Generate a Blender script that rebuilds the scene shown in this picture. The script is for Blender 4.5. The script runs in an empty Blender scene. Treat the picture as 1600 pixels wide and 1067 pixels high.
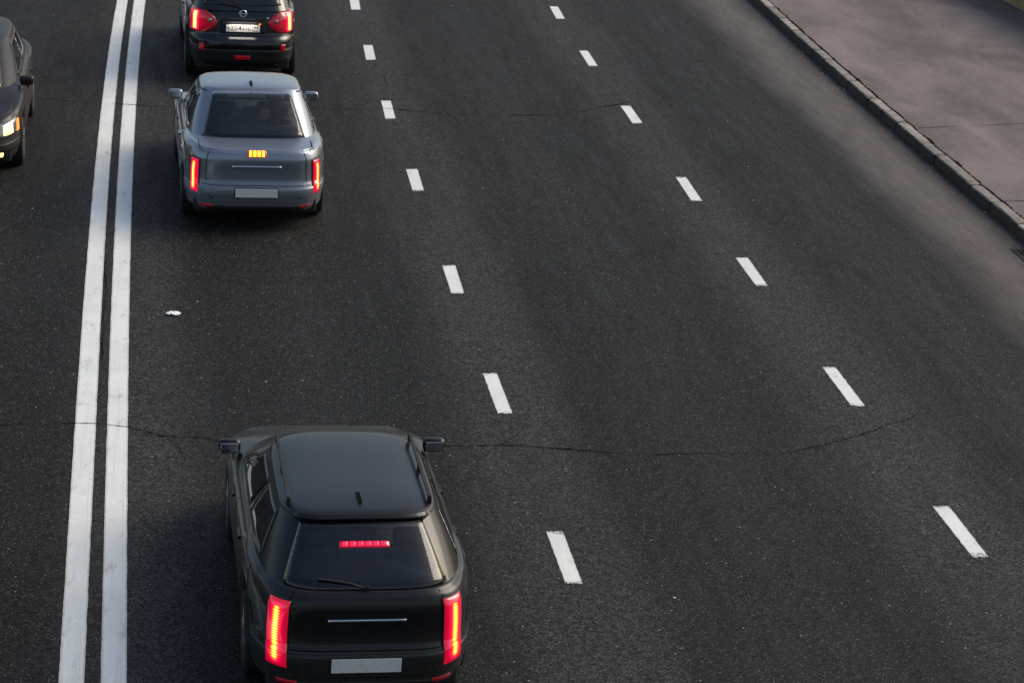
import bpy, bmesh, math, random
import numpy as np
from mathutils import Vector, Matrix, noise

random.seed(7)
SC = bpy.context.scene
COL = SC.collection

# ------------------------------------------------------------------ camera
CAM_H, CAM_PITCH, CAM_ROLL, CAM_F = 8.520127, 0.333617, 0.062092, 3690.35   # f in pixels of a 1600 px wide frame
cam_data = bpy.data.cameras.new('camera')
cam = bpy.data.objects.new('camera', cam_data)
COL.objects.link(cam)
cp, sp, cr, sr = math.cos(CAM_PITCH), math.sin(CAM_PITCH), math.cos(CAM_ROLL), math.sin(CAM_ROLL)
fw = Vector((0, cp, -sp)); rt = Vector((1, 0, 0)); up = Vector((0, sp, cp))
r2 = cr * rt + sr * up; u2 = -sr * rt + cr * up
cam.matrix_world = Matrix(((r2.x, u2.x, -fw.x, 0), (r2.y, u2.y, -fw.y, 0), (r2.z, u2.z, -fw.z, CAM_H), (0, 0, 0, 1)))
cam_data.sensor_width = 36.0
cam_data.lens = CAM_F / 1600 * 36.0
cam_data.clip_end = 2000
SC.camera = cam

# ------------------------------------------------------------------ sky and light (overcast dusk)
SUN_EL, SUN_ROT = math.radians(38), math.radians(62)
w = bpy.data.worlds.new('World'); SC.world = w; w.use_nodes = True
nt = w.node_tree; bg = nt.nodes['Background']
sky = nt.nodes.new('ShaderNodeTexSky'); sky.sky_type = 'NISHITA'; sky.sun_disc = False
sky.sun_elevation = SUN_EL; sky.sun_rotation = SUN_ROT; sky.air_density = 1.2; sky.dust_density = 3.0; sky.ozone_density = 1.0
nt.links.new(sky.outputs[0], bg.inputs[0]); bg.inputs[1].default_value = 0.085
sd = bpy.data.lights.new('sun', 'SUN'); sd.energy = 1.25; sd.angle = math.radians(40); sd.color = (1.0, 0.90, 0.76)
so = bpy.data.objects.new('sun', sd); COL.objects.link(so)
# sun_rotation turns clockwise from +Y
sdir = Vector((math.sin(SUN_ROT) * math.cos(SUN_EL), math.cos(SUN_ROT) * math.cos(SUN_EL), math.sin(SUN_EL)))
so.rotation_euler = sdir.to_track_quat('Z', 'Y').to_euler()
so.location = (0, 0, 30)
SC.view_settings.view_transform = 'Standard'; SC.view_settings.look = 'None'
SC.view_settings.exposure = 0.68; SC.view_settings.gamma = 1.0

# ------------------------------------------------------------------ helpers
def link(name, me, mat=None, parent=None):
    o = bpy.data.objects.new(name, me); COL.objects.link(o)
    if mat is not None: me.materials.append(mat)
    if parent is not None: o.parent = parent
    return o

def mesh_from(name, verts, faces, smooth=False):
    me = bpy.data.meshes.new(name); me.from_pydata([tuple(v) for v in verts], [], faces); me.update()
    if smooth: me.polygons.foreach_set('use_smooth', [True] * len(me.polygons))
    return me

def tag(o, label=None, cat=None, group=None, kind=None):
    if label: o['label'] = label
    if cat: o['category'] = cat
    if group: o['group'] = group
    if kind: o['kind'] = kind
    return o

def empty(name, loc, rz=0.0):
    o = bpy.data.objects.new(name, None); COL.objects.link(o)
    o.location = loc; o.rotation_euler = (0, 0, rz); o.empty_display_size = 0.3
    return o

def interp(x, xs, ys): return float(np.interp(x, xs, ys))
def sinterp(x, xs, ys):
    if x <= xs[0]: return ys[0]
    if x >= xs[-1]: return ys[-1]
    for i in range(len(xs) - 1):
        if x <= xs[i + 1]:
            t = (x - xs[i]) / (xs[i + 1] - xs[i])
            t = 0.5 * t + 0.5 * t * t * (3 - 2 * t)
            return ys[i] + (ys[i + 1] - ys[i]) * t

def box_bm(bm, c, s, bevel=0.0, rot=None):
    m = bmesh.ops.create_cube(bm, size=1.0)
    vs = m['verts']
    for v in vs:
        v.co = Vector((v.co.x * s[0], v.co.y * s[1], v.co.z * s[2]))
    if bevel > 0:
        es = list({e for v in vs for e in v.link_edges})
        r = bmesh.ops.bevel(bm, geom=es, offset=bevel, segments=2, affect='EDGES', profile=0.6)
        vs = list({v for f in r['faces'] for v in f.verts} | {v for v in vs if v.is_valid})
    for v in vs:
        if rot is not None: v.co = rot @ v.co
        v.co += Vector(c)

def bm_obj(name, bm, mat, parent=None, smooth=False):
    me = bpy.data.meshes.new(name)
    bmesh.ops.recalc_face_normals(bm, faces=bm.faces)
    bm.to_mesh(me); bm.free()
    if smooth: me.polygons.foreach_set('use_smooth', [True] * len(me.polygons))
    return link(name, me, mat, parent)

def lathe(bm, prof, c, axis='X', n=32):
    """prof: list of (axial, radius)"""
    rings = []
    for a, r in prof:
        ring = []
        for i in range(n):
            t = 2 * math.pi * i / n
            if axis == 'X': p = (c[0] + a, c[1] + r * math.cos(t), c[2] + r * math.sin(t))
            elif axis == 'Y': p = (c[0] + r * math.cos(t), c[1] + a, c[2] + r * math.sin(t))
            else: p = (c[0] + r * math.cos(t), c[1] + r * math.sin(t), c[2] + a)
            ring.append(bm.verts.new(p))
        rings.append(ring)
    for k in range(len(rings) - 1):
        for i in range(n):
            bm.faces.new((rings[k][i], rings[k][(i + 1) % n], rings[k + 1][(i + 1) % n], rings[k + 1][i]))
    for ring in (rings[0], rings[-1]):
        try: bm.faces.new(ring)
        except Exception: pass

# ------------------------------------------------------------------ material helpers
class NT:
    def __init__(s, name):
        s.m = bpy.data.materials.new(name); s.m.use_nodes = True; s.t = s.m.node_tree
        s.b = s.t.nodes['Principled BSDF']
    def n(s, typ, **kw):
        nd = s.t.nodes.new(typ)
        for k, v in kw.items(): setattr(nd, k, v)
        return nd
    def l(s, a, b): s.t.links.new(a, b)
    def val(s, sock, v):
        if isinstance(v, (int, float)): sock.default_value = v
        elif isinstance(v, tuple): sock.default_value = v if len(v) == len(sock.default_value) else (*v, 1.0)
        else: s.l(v, sock)
    def math(s, op, a, b=0.0, c=None, clamp=False):
        nd = s.n('ShaderNodeMath', operation=op, use_clamp=clamp)
        s.val(nd.inputs[0], a); s.val(nd.inputs[1], b)
        if c is not None: s.val(nd.inputs[2], c)
        return nd.outputs[0]
    def noise(s, vec, scale, detail=4.0, rough=0.55, dist=0.0):
        nd = s.n('ShaderNodeTexNoise'); s.l(vec, nd.inputs['Vector'])
        nd.inputs['Scale'].default_value = scale; nd.inputs['Detail'].default_value = detail
        nd.inputs['Roughness'].default_value = rough; nd.inputs['Distortion'].default_value = dist
        return nd.outputs[0]
    def voronoi(s, vec, scale):
        nd = s.n('ShaderNodeTexVoronoi'); s.l(vec, nd.inputs['Vector']); nd.inputs['Scale'].default_value = scale
        return nd
    def maprange(s, v, a, b, c, d, smooth=True):
        nd = s.n('ShaderNodeMapRange', interpolation_type='SMOOTHSTEP' if smooth else 'LINEAR')
        s.val(nd.inputs[0], v)
        for i, x in enumerate((a, b, c, d)): nd.inputs[i + 1].default_value = x
        return nd.outputs[0]
    def mix(s, f, a, b, mode='MIX'):
        nd = s.n('ShaderNodeMix', data_type='RGBA', blend_type=mode)
        s.val(nd.inputs[0], f); s.val(nd.inputs[6], a); s.val(nd.inputs[7], b)
        return nd.outputs[2]
    def bump(s, h, strength, dist):
        nd = s.n('ShaderNodeBump'); nd.inputs['Strength'].default_value = strength; nd.inputs['Distance'].default_value = dist
        s.l(h, nd.inputs['Height']); s.l(nd.outputs[0], s.b.inputs['Normal'])
    def scalevec(s, vec, sc):
        nd = s.n('ShaderNodeMapping'); s.l(vec, nd.inputs[0]); nd.inputs['Scale'].default_value = sc
        return nd.outputs[0]

def simple(name, col, rough=0.5, metal=0.0, coat=0.0, emit=None, estr=0.0, noise_amt=0.0, spec=0.5, nscale=30, dirt=0.0):
    k = NT(name)
    k.b.inputs['Roughness'].default_value = rough; k.b.inputs['Metallic'].default_value = metal
    k.b.inputs['Coat Weight'].default_value = coat; k.b.inputs['Coat Roughness'].default_value = 0.04
    k.b.inputs['Specular IOR Level'].default_value = spec
    tc = k.n('ShaderNodeTexCoord')
    nz = k.noise(tc.outputs['Object'], nscale, 5)
    a = noise_amt
    f = k.maprange(nz, 0.3, 0.7, 1 - a, 1 + a)
    c = k.mix(1.0, (*col, 1.0), f, 'MULTIPLY')
    if dirt > 0:      # road film, thicker low on the body
        sp_ = k.n('ShaderNodeSeparateXYZ'); k.l(tc.outputs['Object'], sp_.inputs[0])
        zz = k.math('ADD', sp_.outputs[2], k.math('MULTIPLY', k.math('SUBTRACT', k.noise(tc.outputs['Object'], 5, 6, .7), .5), .5))
        f2 = k.math('MULTIPLY', k.maprange(zz, .25, .85, dirt, dirt * .12), k.maprange(k.noise(tc.outputs['Object'], 22, 6, .75), .3, .7, .5, 1.0))
        c = k.mix(f2, c, (.060, .052, .045)); k.l(k.math('ADD', k.math('MULTIPLY', f2, .5), rough, clamp=True), k.b.inputs['Roughness'])
        k.l(k.math('SUBTRACT', coat, k.math('MULTIPLY', f2, coat), clamp=True), k.b.inputs['Coat Weight'])
        k.l(k.math('MULTIPLY', k.math('SUBTRACT', 1.0, f2), metal), k.b.inputs['Metallic'])
    k.l(c, k.b.inputs['Base Color'])
    if noise_amt > 0 and dirt == 0:
        nz2 = k.noise(tc.outputs['Object'], 4, 4)
        k.l(k.maprange(nz2, 0.3, 0.7, max(0.02, rough * 0.8), min(1, rough * 1.25 + 0.02)), k.b.inputs['Roughness'])
    if emit:
        k.b.inputs['Emission Color'].default_value = (*emit, 1); k.b.inputs['Emission Strength'].default_value = estr
    return k.m

# ---- asphalt carriageway. UV: u = lateral distance (m) from the left dashed row, v = distance along the road (m)
def asphalt_mat():
    k = NT('asphalt')
    tc = k.n('ShaderNodeTexCoord'); P = tc.outputs['Object']; UV = tc.outputs['UV']
    sep = k.n('ShaderNodeSeparateXYZ'); k.l(UV, sep.inputs[0]); U = sep.outputs[0]
    big = k.noise(k.scalevec(UV, (0.9, 0.09, 1)), 1.0, 4, 0.6)          # long streaks
    blot = k.noise(k.scalevec(UV, (0.35, 0.10, 1)), 1.0, 3, 0.5)
    med = k.noise(k.scalevec(UV, (5.0, 0.7, 1)), 1.0, 5, 0.6)
    fine = k.noise(P, 55, 3, 0.7)
    # binder tone: colder and warmer parts of the course
    base = k.mix(k.maprange(blot, 0.38, 0.62, 0, 1), (0.0072, 0.0086, 0.0086), (0.0112, 0.0098, 0.0088))
    # polished tracks: lanes are 3.75 m wide; the strips between tracks and under the dashes are paler
    lane = k.math('FRACT', k.math('DIVIDE', k.math('ADD', U, 37.5), 3.75))
    mid = k.math('ABSOLUTE', k.math('SUBTRACT', lane, 0.5))               # .5 at dashes, 0 lane centre
    wob = k.math('MULTIPLY', k.math('SUBTRACT', big, 0.5), 0.22)
    pal = k.maprange(k.math('ADD', mid, wob), 0.25, 0.46, 0.0, 1.0)
    base = k.mix(k.math('MULTIPLY', pal, 0.75), base, (0.031, 0.0305, 0.029))
    core = k.maprange(k.math('ADD', mid, wob), 0.0, 0.16, 1.0, 0.0)
    base = k.mix(k.math('MULTIPLY', core, 0.35), base, (0.021, 0.0215, 0.0215))
    mul = k.maprange(med, 0.25, 0.75, 0.88, 1.12)
    base = k.mix(1.0, base, mul, 'MULTIPLY')
    base = k.mix(1.0, base, k.maprange(big, 0.3, 0.7, 0.86, 1.16), 'MULTIPLY')
    # aggregate grains
    v1 = k.voronoi(P, 85); s1 = k.n('ShaderNodeSeparateColor'); k.l(v1.outputs['Color'], s1.inputs[0])
    grain = k.maprange(s1.outputs[0], 0.0, 1.0, 0.15, 1.85, False)
    vb = k.voronoi(P, 38); sb = k.n('ShaderNodeSeparateColor'); k.l(vb.outputs['Color'], sb.inputs[0])
    base = k.mix(1.0, base, k.maprange(sb.outputs[0], 0.0, 1.0, 0.35, 1.75, False), 'MULTIPLY')
    spb = k.math('MULTIPLY', k.math('GREATER_THAN', sb.outputs[1], 0.90), k.math('LESS_THAN', vb.outputs['Distance'], 0.30))
    base = k.mix(k.math('MULTIPLY', spb, 0.7), base, (0.125, 0.122, 0.112))
    base = k.mix(1.0, base, grain, 'MULTIPLY')
    base = k.mix(1.0, base, k.maprange(fine, 0.25, 0.75, 0.6, 1.4), 'MULTIPLY')
    pick = k.math('GREATER_THAN', s1.outputs[1], 0.93)
    near = k.math('LESS_THAN', v1.outputs['Distance'], 0.42)
    spark = k.math('MULTIPLY', pick, near)
    tint = k.mix(s1.outputs[2], (0.14, 0.145, 0.14), (0.20, 0.165, 0.13))
    base = k.mix(k.math('MULTIPLY', spark, 0.8), base, tint)
    v2 = k.voronoi(P, 17); s2 = k.n('ShaderNodeSeparateColor'); k.l(v2.outputs['Color'], s2.inputs[0])
    sp2 = k.math('MULTIPLY', k.math('GREATER_THAN', s2.outputs[0], 0.955), k.math('LESS_THAN', v2.outputs['Distance'], 0.15))
    base = k.mix(k.math('MULTIPLY', sp2, 0.8), base, (0.34, 0.33, 0.31))
    # small tar spots
    v3 = k.voronoi(k.scalevec(P, (1, 1.7, 1)), 2.6); s3 = k.n('ShaderNodeSeparateColor'); k.l(v3.outputs['Color'], s3.inputs[0])
    d3 = k.math('ADD', v3.outputs['Distance'], k.math('MULTIPLY', k.math('SUBTRACT', fine, 0.5), 0.06))
    sp3 = k.math('MULTIPLY', k.math('GREATER_THAN', s3.outputs[0], 0.80), k.math('LESS_THAN', d3, 0.062))
    base = k.mix(k.math('MULTIPLY', sp3, 0.75), base, (0.006, 0.006, 0.006))
    # dust swept against the kerb (kerb face at u = 7.78)
    e = k.math('ADD', U, k.math('MULTIPLY', k.math('SUBTRACT', k.noise(k.scalevec(UV, (1.2, 0.25, 1)), 1.0, 4), 0.5), 0.9))
    dust = k.math('MULTIPLY', k.maprange(e, 6.15, 7.1, 0, 1), k.maprange(e, 7.25, 7.70, 1, 0.35))  # dust thinned near the kerb, adding to the painted kerb shadow
    dustn = k.math('MULTIPLY', dust, k.maprange(k.noise(k.scalevec(UV, (6, 1.2, 1)), 1.0, 6, 0.7), 0.25, 0.75, 0.6, 1.0))
    base = k.mix(dustn, base, (0.135, 0.113, 0.104))
    grit = k.math('MULTIPLY', k.maprange(U, 7.62, 7.79, 0, 1), 0.6)  # painted kerb shadow, not loose stones: a dark strip along its foot
    base = k.mix(grit, base, (0.03, 0.029, 0.028))
    k.l(base, k.b.inputs['Base Color'])
    k.l(k.maprange(med, 0.2, 0.8, 0.62, 0.86), k.b.inputs['Roughness'])
    k.b.inputs['Specular IOR Level'].default_value = 0.18
    hgt = k.math('ADD', k.math('MULTIPLY', v1.outputs['Distance'], 0.6), fine)
    k.bump(hgt, 0.55, 0.006)
    return k.m

def paint_mat(worn):
    """UV: u across the stripe 0..1, v along in metres (dashes: 0..1)"""
    k = NT('road_paint_worn' if worn else 'road_paint')
    tc = k.n('ShaderNodeTexCoord'); P = tc.outputs['Object']
    sep = k.n('ShaderNodeSeparateXYZ'); k.l(tc.outputs['UV'], sep.inputs[0])
    U, V = sep.outputs[0], sep.outputs[1]
    c = k.mix(k.maprange(k.noise(P, 1.3, 5), 0.35, 0.65, 0, 1), (0.82, 0.83, 0.79), (0.74, 0.76, 0.73))
    c = k.mix(1.0, c, k.maprange(k.noise(P, 60, 4, 0.7), 0.25, 0.75, 0.9, 1.08), 'MULTIPLY')
    # long brush of tyre dirt
    st = k.noise(k.scalevec(tc.outputs['UV'], (7, 0.35, 1)), 1.0, 4, 0.6)
    c = k.mix(k.maprange(st, 0.52, 0.75, 0, 0.55), c, (0.50, 0.47, 0.45))
    dirt = k.noise(k.scalevec(P, (6, 2.5, 1)), 1.0, 6, 0.7)
    c = k.mix(k.maprange(dirt, 0.54, 0.74, 0, 0.65), c, (0.36, 0.33, 0.30))
    # older, yellowed coat showing along both edges
    ed = k.math('ABSOLUTE', k.math('SUBTRACT', U, 0.5))
    edn = k.math('ADD', ed, k.math('MULTIPLY', k.math('SUBTRACT', k.noise(P, 9, 4), 0.5), 0.12))
    c = k.mix(k.maprange(edn, 0.40, 0.47, 0, 0.75), c, (0.52, 0.45, 0.37))
    # nicks
    v = k.voronoi(k.scalevec(P, (1, 2.2, 1)), 9); s = k.n('ShaderNodeSeparateColor'); k.l(v.outputs['Color'], s.inputs[0])
    nick = k.math('MULTIPLY', k.math('GREATER_THAN', s.outputs[0], 0.86), k.math('LESS_THAN', k.math('ADD', v.outputs['Distance'], k.math('MULTIPLY', k.noise(P, 80, 3), 0.12)), 0.14))
    c = k.mix(k.math('MULTIPLY', nick, 0.9), c, (0.045, 0.043, 0.04))
    if worn:
        edge = k.math('ABSOLUTE', k.math('SUBTRACT', V, 0.5))
        wear = k.math('ADD', edge, k.math('MULTIPLY', k.math('SUBTRACT', k.noise(P, 5, 3), 0.5), 0.25))
        hole = k.math('MULTIPLY', k.maprange(wear, 0.44, 0.5, 0, 1), k.math('GREATER_THAN', k.noise(P, 70, 3, 0.8), 0.50))
        c = k.mix(k.math('MULTIPLY', hole, 0.9), c, (0.05, 0.05, 0.048))
    k.l(c, k.b.inputs['Base Color']); k.b.inputs['Roughness'].default_value = 0.6
    k.bump(k.noise(P, 90, 3, 0.7), 0.25, 0.003)
    return k.m

def sidewalk_mat():
    k = NT('pavement_asphalt')
    tc = k.n('ShaderNodeTexCoord'); P = tc.outputs['Object']; UV = tc.outputs['UV']
    n1 = k.noise(k.scalevec(UV, (0.55, 0.22, 1)), 1.0, 5, 0.6, 0.4)
    n2 = k.noise(k.scalevec(UV, (2.2, 1.0, 1)), 1.0, 6, 0.65); n3 = k.noise(P, 45, 4, 0.7)
    c = k.mix(k.maprange(n1, 0.35, 0.65, 0, 1), (0.118, 0.096, 0.089), (0.225, 0.178, 0.162))
    c = k.mix(1.0, c, k.maprange(n2, 0.3, 0.7, 0.88, 1.1), 'MULTIPLY')
    c = k.mix(1.0, c, k.maprange(n3, 0.25, 0.75, 0.84, 1.14), 'MULTIPLY')
    v = k.voronoi(P, 70); s = k.n('ShaderNodeSeparateColor'); k.l(v.outputs['Color'], s.inputs[0])
    c = k.mix(1.0, c, k.maprange(s.outputs[0], 0, 1, 0.86, 1.14, False), 'MULTIPLY')
    v3 = k.voronoi(P, 1.6); s3 = k.n('ShaderNodeSeparateColor'); k.l(v3.outputs['Color'], s3.inputs[0])
    sp3 = k.math('MULTIPLY', k.math('GREATER_THAN', s3.outputs[0], 0.6), k.math('LESS_THAN', v3.outputs['Distance'], 0.03))
    c = k.mix(k.math('MULTIPLY', sp3, 0.7), c, (0.03, 0.028, 0.027))
    k.l(c, k.b.inputs['Base Color']); k.b.inputs['Roughness'].default_value = 0.8
    k.b.inputs['Specular IOR Level'].default_value = 0.3
    k.bump(n3, 0.4, 0.004)
    return k.m

def kerb_mat():
    k = NT('kerb_granite')
    tc = k.n('ShaderNodeTexCoord'); P = tc.outputs['Object']
    at = k.n('ShaderNodeAttribute', attribute_name='stone')
    c = k.mix(at.outputs['Fac'], (0.20, 0.178, 0.148), (0.36, 0.32, 0.265))
    c = k.mix(1.0, c, k.maprange(k.noise(P, 6, 6, 0.7), 0.3, 0.7, 0.65, 1.3), 'MULTIPLY')
    c = k.mix(1.0, c, k.maprange(k.noise(P, 70, 4, 0.8), 0.3, 0.7, 0.7, 1.3), 'MULTIPLY')
    # shade of the road-facing side, painted dark brown into the stone colour
    sep = k.n('ShaderNodeSeparateXYZ'); k.l(P, sep.inputs[0])
    zz = k.math('ADD', sep.outputs[2], k.math('MULTIPLY', k.math('SUBTRACT', k.noise(P, 5, 5), 0.5), 0.03))
    c = k.mix(k.maprange(zz, 0.128, 0.149, 0.95, 0.0), c, (0.034, 0.022, 0.013))
    k.l(c, k.b.inputs['Base Color']); k.b.inputs['Roughness'].default_value = 0.8
    k.bump(k.noise(P, 40, 5, 0.7), 0.6, 0.006)
    return k.m

M = {}
M['asphalt'] = asphalt_mat(); M['paint'] = paint_mat(False); M['paint_worn'] = paint_mat(True)
M['sidewalk'] = sidewalk_mat(); M['kerb'] = kerb_mat()
M['crack'] = simple('crack_dark', (0.004, 0.004, 0.004), 0.95, spec=0.05)
M['ground'] = simple('bare_ground', (0.05, 0.048, 0.045), 0.9, noise_amt=0.3, nscale=2)
M['wall'] = simple('wall_stone', (0.34, 0.225, 0.115), 0.75, noise_amt=0.35, nscale=12)
M['iron'] = simple('cast_iron', (0.02, 0.018, 0.016), 0.7, metal=0.5, noise_amt=0.3)
M['dark_void'] = simple('dark_void', (0.003, 0.003, 0.003), 1.0, spec=0.0)
M['black_paint'] = simple('black_car_paint', (0.006, 0.006, 0.007), 0.25, metal=0.2, coat=0.6, noise_amt=0.1, nscale=600)
M['grey_paint'] = simple('blue_grey_metallic_paint', (0.26, 0.29, 0.34), 0.30, metal=0.75, coat=0.9, dirt=.6, noise_amt=0.02, nscale=700)
M['char_paint'] = simple('charcoal_car_paint', (0.006, 0.0065, 0.007), 0.3, spec=0.3, coat=0.25, noise_amt=0.0, dirt=.55, nscale=700)
M['brown_paint'] = simple('dark_brown_car_paint', (0.012, 0.010, 0.009), 0.4, dirt=.5, spec=0.3, coat=0.15, noise_amt=0.12, nscale=700)
M['glass'] = simple('tinted_car_glass', (0.006, 0.009, 0.012), 0.05, spec=0.6, coat=0.3)
def rear_glass():
    k = NT('heated_rear_glass'); tc = k.n('ShaderNodeTexCoord')
    sep = k.n('ShaderNodeSeparateXYZ'); k.l(tc.outputs['UV'], sep.inputs[0]); U, V = sep.outputs[0], sep.outputs[1]
    ln = k.math('LESS_THAN', k.math('FRACT', k.math('MULTIPLY', V, 13)), .10)
    ed = k.math('MAXIMUM', k.math('ABSOLUTE', k.math('SUBTRACT', U, .5)), k.math('ABSOLUTE', k.math('SUBTRACT', V, .5)))
    ln = k.math('MULTIPLY', ln, k.math('LESS_THAN', ed, .44))
    c = k.mix(k.math('MULTIPLY', ln, .8), (.006, .010, .014), (.040, .034, .028))
    c = k.mix(k.math('GREATER_THAN', ed, .47), c, (.002, .002, .002))
    k.l(c, k.b.inputs['Base Color']); k.b.inputs['Roughness'].default_value = .04; k.b.inputs['Coat Weight'].default_value = .3
    return k.m
def clear_glass(name, tint, heated):
    k = NT(name); t = k.t; out = t.nodes['Material Output']; t.nodes.remove(k.b)
    tr = k.n('ShaderNodeBsdfTransparent'); gl = k.n('ShaderNodeBsdfGlossy'); gl.inputs['Roughness'].default_value = .02
    fr = k.n('ShaderNodeFresnel'); fr.inputs[0].default_value = 1.5
    mx = k.n('ShaderNodeMixShader'); k.l(k.maprange(fr.outputs[0], 0, 1, .03, 1, False), mx.inputs[0])
    k.l(tr.outputs[0], mx.inputs[1]); k.l(gl.outputs[0], mx.inputs[2])
    if heated:
        tc = k.n('ShaderNodeTexCoord'); sep = k.n('ShaderNodeSeparateXYZ'); k.l(tc.outputs['UV'], sep.inputs[0]); U, V = sep.outputs[0], sep.outputs[1]
        ln = k.math('LESS_THAN', k.math('FRACT', k.math('MULTIPLY', V, 13)), .09)
        ed = k.math('MAXIMUM', k.math('ABSOLUTE', k.math('SUBTRACT', U, .5)), k.math('ABSOLUTE', k.math('SUBTRACT', V, .5)))
        ln = k.math('MULTIPLY', ln, k.math('LESS_THAN', ed, .44))
        c = k.mix(ln, tint, tuple(x * .45 for x in tint))
        c = k.mix(k.math('GREATER_THAN', ed, .465), c, (.01, .01, .01))
        k.l(c, tr.inputs[0])
    else: tr.inputs[0].default_value = (*tint, 1)
    k.l(mx.outputs[0], out.inputs[0]); return k.m
M['glass'] = clear_glass('tinted_side_glass', (.70, .75, .76), False)
M['rear_glass'] = clear_glass('heated_rear_window_glass', (.66, .72, .75), True)
M['cabin'] = simple('dark_cabin_fabric', (0.085, 0.08, 0.078), 0.85, noise_amt=0.2, nscale=50)
M['cabin_light'] = simple('grey_cabin_trim', (0.24, 0.23, 0.22), 0.8, noise_amt=0.1)
M['plastic'] = simple('black_trim_plastic', (0.010, 0.010, 0.010), 0.6, noise_amt=0.2)
M['seam'] = simple('panel_gap', (0.001, 0.001, 0.001), 0.9, spec=0.1)
M['tyre'] = simple('tyre_rubber', (0.012, 0.012, 0.012), 0.85, noise_amt=0.2)
M['rim'] = simple('alloy_rim', (0.35, 0.35, 0.36), 0.3, metal=0.9, noise_amt=0.1)
M['chrome'] = simple('chrome', (0.75, 0.78, 0.82), 0.12, metal=1.0)
M['lens'] = simple('lit_red_lens', (0.35, 0.004, 0.015), 0.15, coat=1.0, emit=(1.0, 0.0, 0.045), estr=0.22)
M['lens_dark'] = simple('faint_glow_red_lens', (0.12, 0.003, 0.006), 0.15, coat=1.0, emit=(1.0, 0.0, 0.03), estr=0.05)  # unlit lenses and reflectors, given a faint red glow of their own
M['red_core'] = simple('glowing_red_bulb', (0.5, 0.01, 0.02), 0.3, emit=(1.0, 0.012, 0.075), estr=1.0)
M['core'] = simple('glowing_brake_bulb', (0.8, 0.3, 0.05), 0.3, emit=(1.0, 0.36, 0.015), estr=3.2)
M['core_hot'] = simple('glowing_hot_bulb', (0.9, 0.8, 0.5), 0.3, emit=(1.0, 0.62, 0.16), estr=4.5)
M['head_core'] = simple('glowing_headlight_bulb', (0.9, 0.8, 0.5), 0.2, emit=(1.0, 0.60, 0.16), estr=1.9)
M['amber'] = simple('glowing_amber_lamp', (0.6, 0.2, 0.02), 0.3, emit=(1.0, 0.22, 0.03), estr=1.2)
M['clear'] = simple('clear_lamp_lens', (0.35, 0.34, 0.34), 0.1, metal=0.6, coat=1.0)
M['plate_bulb'] = simple('plate_lamp_bulb', (0.6, 0.5, 0.3), 0.3, emit=(1.0, .7, .35), estr=0.25)
M['plate'] = simple('plate_white', (0.72, 0.69, 0.64), 0.45, noise_amt=0.06)
M['plate_ink'] = simple('plate_ink', (0.012, 0.012, 0.014), 0.5)
M['plate_ink_red'] = simple('plate_flag_red', (0.45, 0.03, 0.04), 0.5)
M['plate_ink_blue'] = simple('plate_flag_blue', (0.03, 0.06, 0.35), 0.5)
M['paper'] = simple('white_litter', (0.82, 0.88, 0.90), 0.6, noise_amt=0.12, nscale=60)
M['pebble'] = simple('pale_pebble', (0.45, 0.42, 0.38), 0.8, noise_amt=0.3)

def glow_lens(name, centre, width, peak, halo, v0=0.06, v1=0.94, cells=0, estr=1.0, cap=9):
    '''lit lamp: red plastic lens in front of a bright column of light. UV u across, v up the lamp'''
    k = NT(name); tc = k.n('ShaderNodeTexCoord')
    sep = k.n('ShaderNodeSeparateXYZ'); k.l(tc.outputs['UV'], sep.inputs[0]); U, V = sep.outputs[0], sep.outputs[1]
    d = k.math('DIVIDE', k.math('SUBTRACT', U, centre), width)
    g = k.math('POWER', 2.718, k.math('MULTIPLY', k.math('MULTIPLY', d, d), -1.0))
    ends = k.math('MULTIPLY', k.maprange(V, v0, v0 + .14, 0, 1), k.maprange(V, v1 - .12, v1, 1, 0))
    g = k.math('MULTIPLY', g, ends)
    rib = k.maprange(k.math('SINE', k.math('MULTIPLY', V, 150.0)), -1, 1, 0.72, 1.0)
    if cells: rib = k.maprange(k.math('ABSOLUTE', k.math('SUBTRACT', k.math('FRACT', k.math('MULTIPLY', V, cells)), .5)), .38, .5, 1.0, .45)
    g = k.math('MULTIPLY', g, rib)
    ramp = k.n('ShaderNodeValToRGB'); k.l(g, ramp.inputs[0])
    e = ramp.color_ramp.elements
    e[0].position = 0.0; e[0].color = (halo, 0.0, halo * .05, 1)
    e[1].position = 1.0; e[1].color = (peak, peak * .80, peak * .18, 1)
    if peak == 0: e[1].color = (.42, .0, .025, 1)
    for p, c in () if peak == 0 else ((.18, (halo * 2.2, 0.0, halo * .14, 1)), (.42, (1.0, .01, .05, 1)), (.62, (1.2, .25, .01, 1)), (.82, (1.6, .85, .05, 1))):
        q = e.new(p); q.color = c
    k.l(ramp.outputs[0], k.b.inputs['Emission Color']); k.b.inputs['Emission Strength'].default_value = estr
    k.b.inputs['Base Color'].default_value = (.22, .004, .010, 1); k.b.inputs['Roughness'].default_value = .12; k.b.inputs['Coat Weight'].default_value = 1
    return k.m
M['suv_lens'] = glow_lens('lit_corner_lens', .70, .34, .0, .05, .0, 1.0)
M['bar_lens'] = glow_lens('lit_bar_lens', .5, .24, 1.8, .34, .02, .98)
M['suv_core'] = glow_lens('lit_corner_bulb', .5, .42, 5.0, .22, -.02, 1.02, estr=1.6)
M['lens_dim'] = simple('dim_red_lens', (0.25, 0.003, 0.010), 0.15, coat=1.0, emit=(1.0, 0.0, 0.03), estr=0.06)
M['wide_lens'] = glow_lens('lit_wide_lens', .5, .20, 1.7, .30, .02, .98)

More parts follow.
